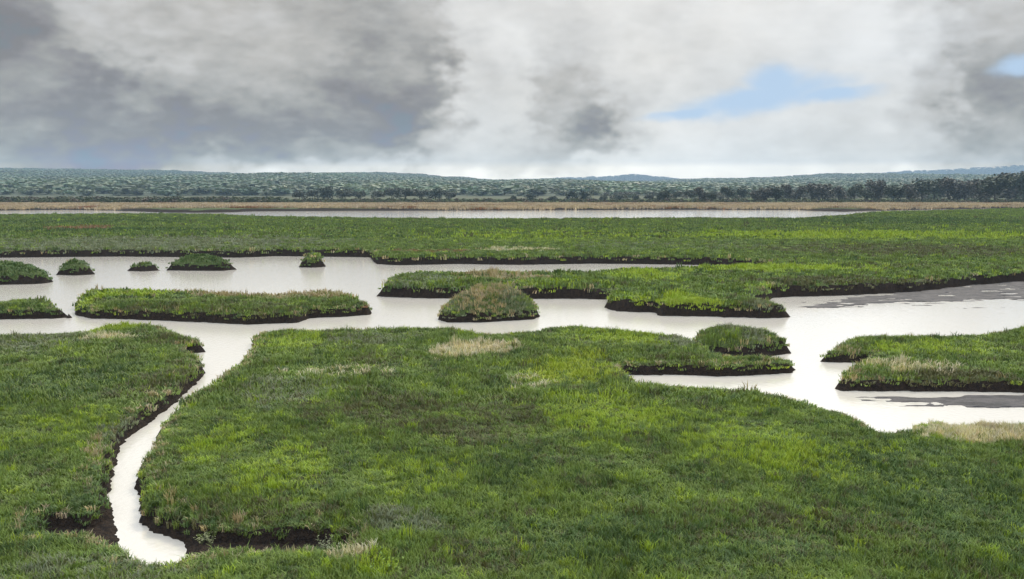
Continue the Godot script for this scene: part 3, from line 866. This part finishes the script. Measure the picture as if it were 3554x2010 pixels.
func ordinal(i: int) -> String:
	var one := ["first", "second", "third", "fourth", "fifth", "sixth", "seventh", "eighth", "ninth", "tenth", "eleventh", "twelfth", "thirteenth", "fourteenth", "fifteenth", "sixteenth", "seventeenth", "eighteenth", "nineteenth"]
	if i < 19:
		return one[i]
	if i == 19:
		return "twentieth"
	if i == 29:
		return "thirtieth"
	return ("twenty-" if i < 29 else "thirty-") + one[(i + 1) % 10 - 1]


func plant_trees(spots: Array, kinds_of: Array, called: String, label: String, category: String, group: String, wide: float):
	for i in spots.size():
		var o: Node3D = kinds_of[rng.randi() % kinds_of.size()].duplicate()
		o.name = numbered(called)
		add_child(o)
		var s: float = spots[i][2]
		o.position = Vector3(spots[i][0], 0.3, spots[i][1])
		o.rotation.y = rng.randf() * TAU
		o.scale = Vector3(s * wide * rng.randf_range(0.85, 1.25), s, s * wide * rng.randf_range(0.85, 1.25))
		tag(o, label % ordinal(i), category, "", group)


func trees():
	var dark := [make_tree("t", 101, 0.62, 7, Color(0.050, 0.068, 0.036), 0.12), make_tree("t", 102, 0.75, 8, Color(0.065, 0.08, 0.045), 0.08), make_tree("t", 103, 0.55, 6, Color(0.045, 0.066, 0.036), 0.15), make_tree("t", 104, 0.7, 7, Color(0.085, 0.082, 0.06), 0.1)]
	var soft := [make_tree("t", 105, 0.8, 7, Color(0.05, 0.075, 0.05), 0.05), make_tree("t", 106, 0.9, 8, Color(0.065, 0.08, 0.055), 0.05)]
	plant_trees(TREE_LINE, dark, "leafy_tree", "dark leafy tree, %s from the left in the tree line at right", "tree", "trees of the far tree line at right", 1.15)
	plant_trees(CLUMP, soft, "leafy_tree", "grey green tree, %s from the left in the clump left of centre", "tree", "trees of the clump left of centre", 1.35)
	plant_trees(BUSHES, soft, "round_bush", "low round bush, %s from the left between the clump and the tree line", "bush", "bushes between the clump and the tree line", 1.7)
	for t in dark + soft:
		t.free()
	# more trees stand behind the line
	var where := []
	var cs := []
	for i in 420:
		var z := -rng.randf_range(370.0, 520.0)
		var az := rng.randf_range(0.10, 0.66)
		var s := lerpf(2.2, 5.4, smoothstep(0.1, 0.6, az)) * rng.randf_range(0.7, 1.2) * (-z / 400.0)
		where.append(Transform3D(Basis(Vector3.UP, rng.randf() * TAU).scaled(Vector3(s * 1.5, s, s * 1.5)), Vector3(az * -z, 0.2, z)))
		var f := rng.randf_range(0.7, 1.3)
		cs.append(Color(0.10 * f, 0.105 * f, 0.08 * f) if rng.randf() < 0.6 else Color(0.07 * f, 0.10 * f, 0.055 * f))
	var w := holder("woodland")
	tag(w, "grey brown wood standing behind the tree line at right", "woodland", "stuff")
	copies("crowns", crown_mesh(73, 160, 0.2, 0.6, 1.0, 6), blade, where, cs, w)


# ---------------------------------------------------------------- leafy plants by the ditch
func plants():
	var labels := ["pale leafy plant at the left end of the dark ditch", "small pale plant just right of the leafy plant by the ditch", "silvery leaved plant at the right end of the dark ditch", "low silvery plant leaning over the ditch beside the taller one",
		"bright green leafy plant at the lower edge of the picture", "tall bright green plant right of the lower leafy plant", "spreading green plant below the right end of the ditch"]
	var colors := [Color(0.2, 0.22, 0.11), Color(0.18, 0.21, 0.1), Color(0.23, 0.26, 0.16), Color(0.2, 0.23, 0.13), Color(0.14, 0.25, 0.03), Color(0.16, 0.27, 0.03), Color(0.13, 0.22, 0.05)]
	for i in PLANTS.size():
		var o := holder("leafy_plant")
		o.position = Vector3(PLANTS[i].x, 0.27, PLANTS[i].y)
		o.scale = Vector3.ONE * (0.55 if i < 4 else 0.75)
		tag(o, labels[i], "plant", "", "leafy plants near the ditch")
		var stems := SurfaceTool.new()
		var st := SurfaceTool.new()
		stems.begin(Mesh.PRIMITIVE_TRIANGLES)
		st.begin(Mesh.PRIMITIVE_TRIANGLES)
		for s in 7:
			var a := rng.randf() * TAU
			var out := Vector3(cos(a), 0, sin(a)) * rng.randf_range(0.1, 0.3)
			var tip := out + Vector3(0, rng.randf_range(0.2, 0.42), 0)
			limb(stems, Vector3.ZERO, tip, 0.008, 0.004)
			for l in 7:
				var at := tip * (0.3 + 0.1 * l)
				var b := rng.randf() * TAU
				var d := Vector3(cos(b), rng.randf_range(-0.3, 0.7), sin(b)).normalized() * rng.randf_range(0.06, 0.12)
				var w := d.cross(Vector3.UP).normalized() * 0.018
				var f := rng.randf_range(0.8, 1.2)
				st.set_color(Color(colors[i].r * f, colors[i].g * f, colors[i].b * f))
				for q in [at, at + d * 0.5 + w, at + d * 0.5 - w, at + d * 0.5 - w, at + d * 0.5 + w, at + d + Vector3(0, -0.015, 0)]:
					st.add_vertex(q)
		stems.generate_normals()
		st.generate_normals()
		var green := StandardMaterial3D.new()
		green.albedo_color = lin(0.10, 0.12, 0.05)
		part("stems", stems.commit(), green, o)
		part("leaves", st.commit(), blade, o)
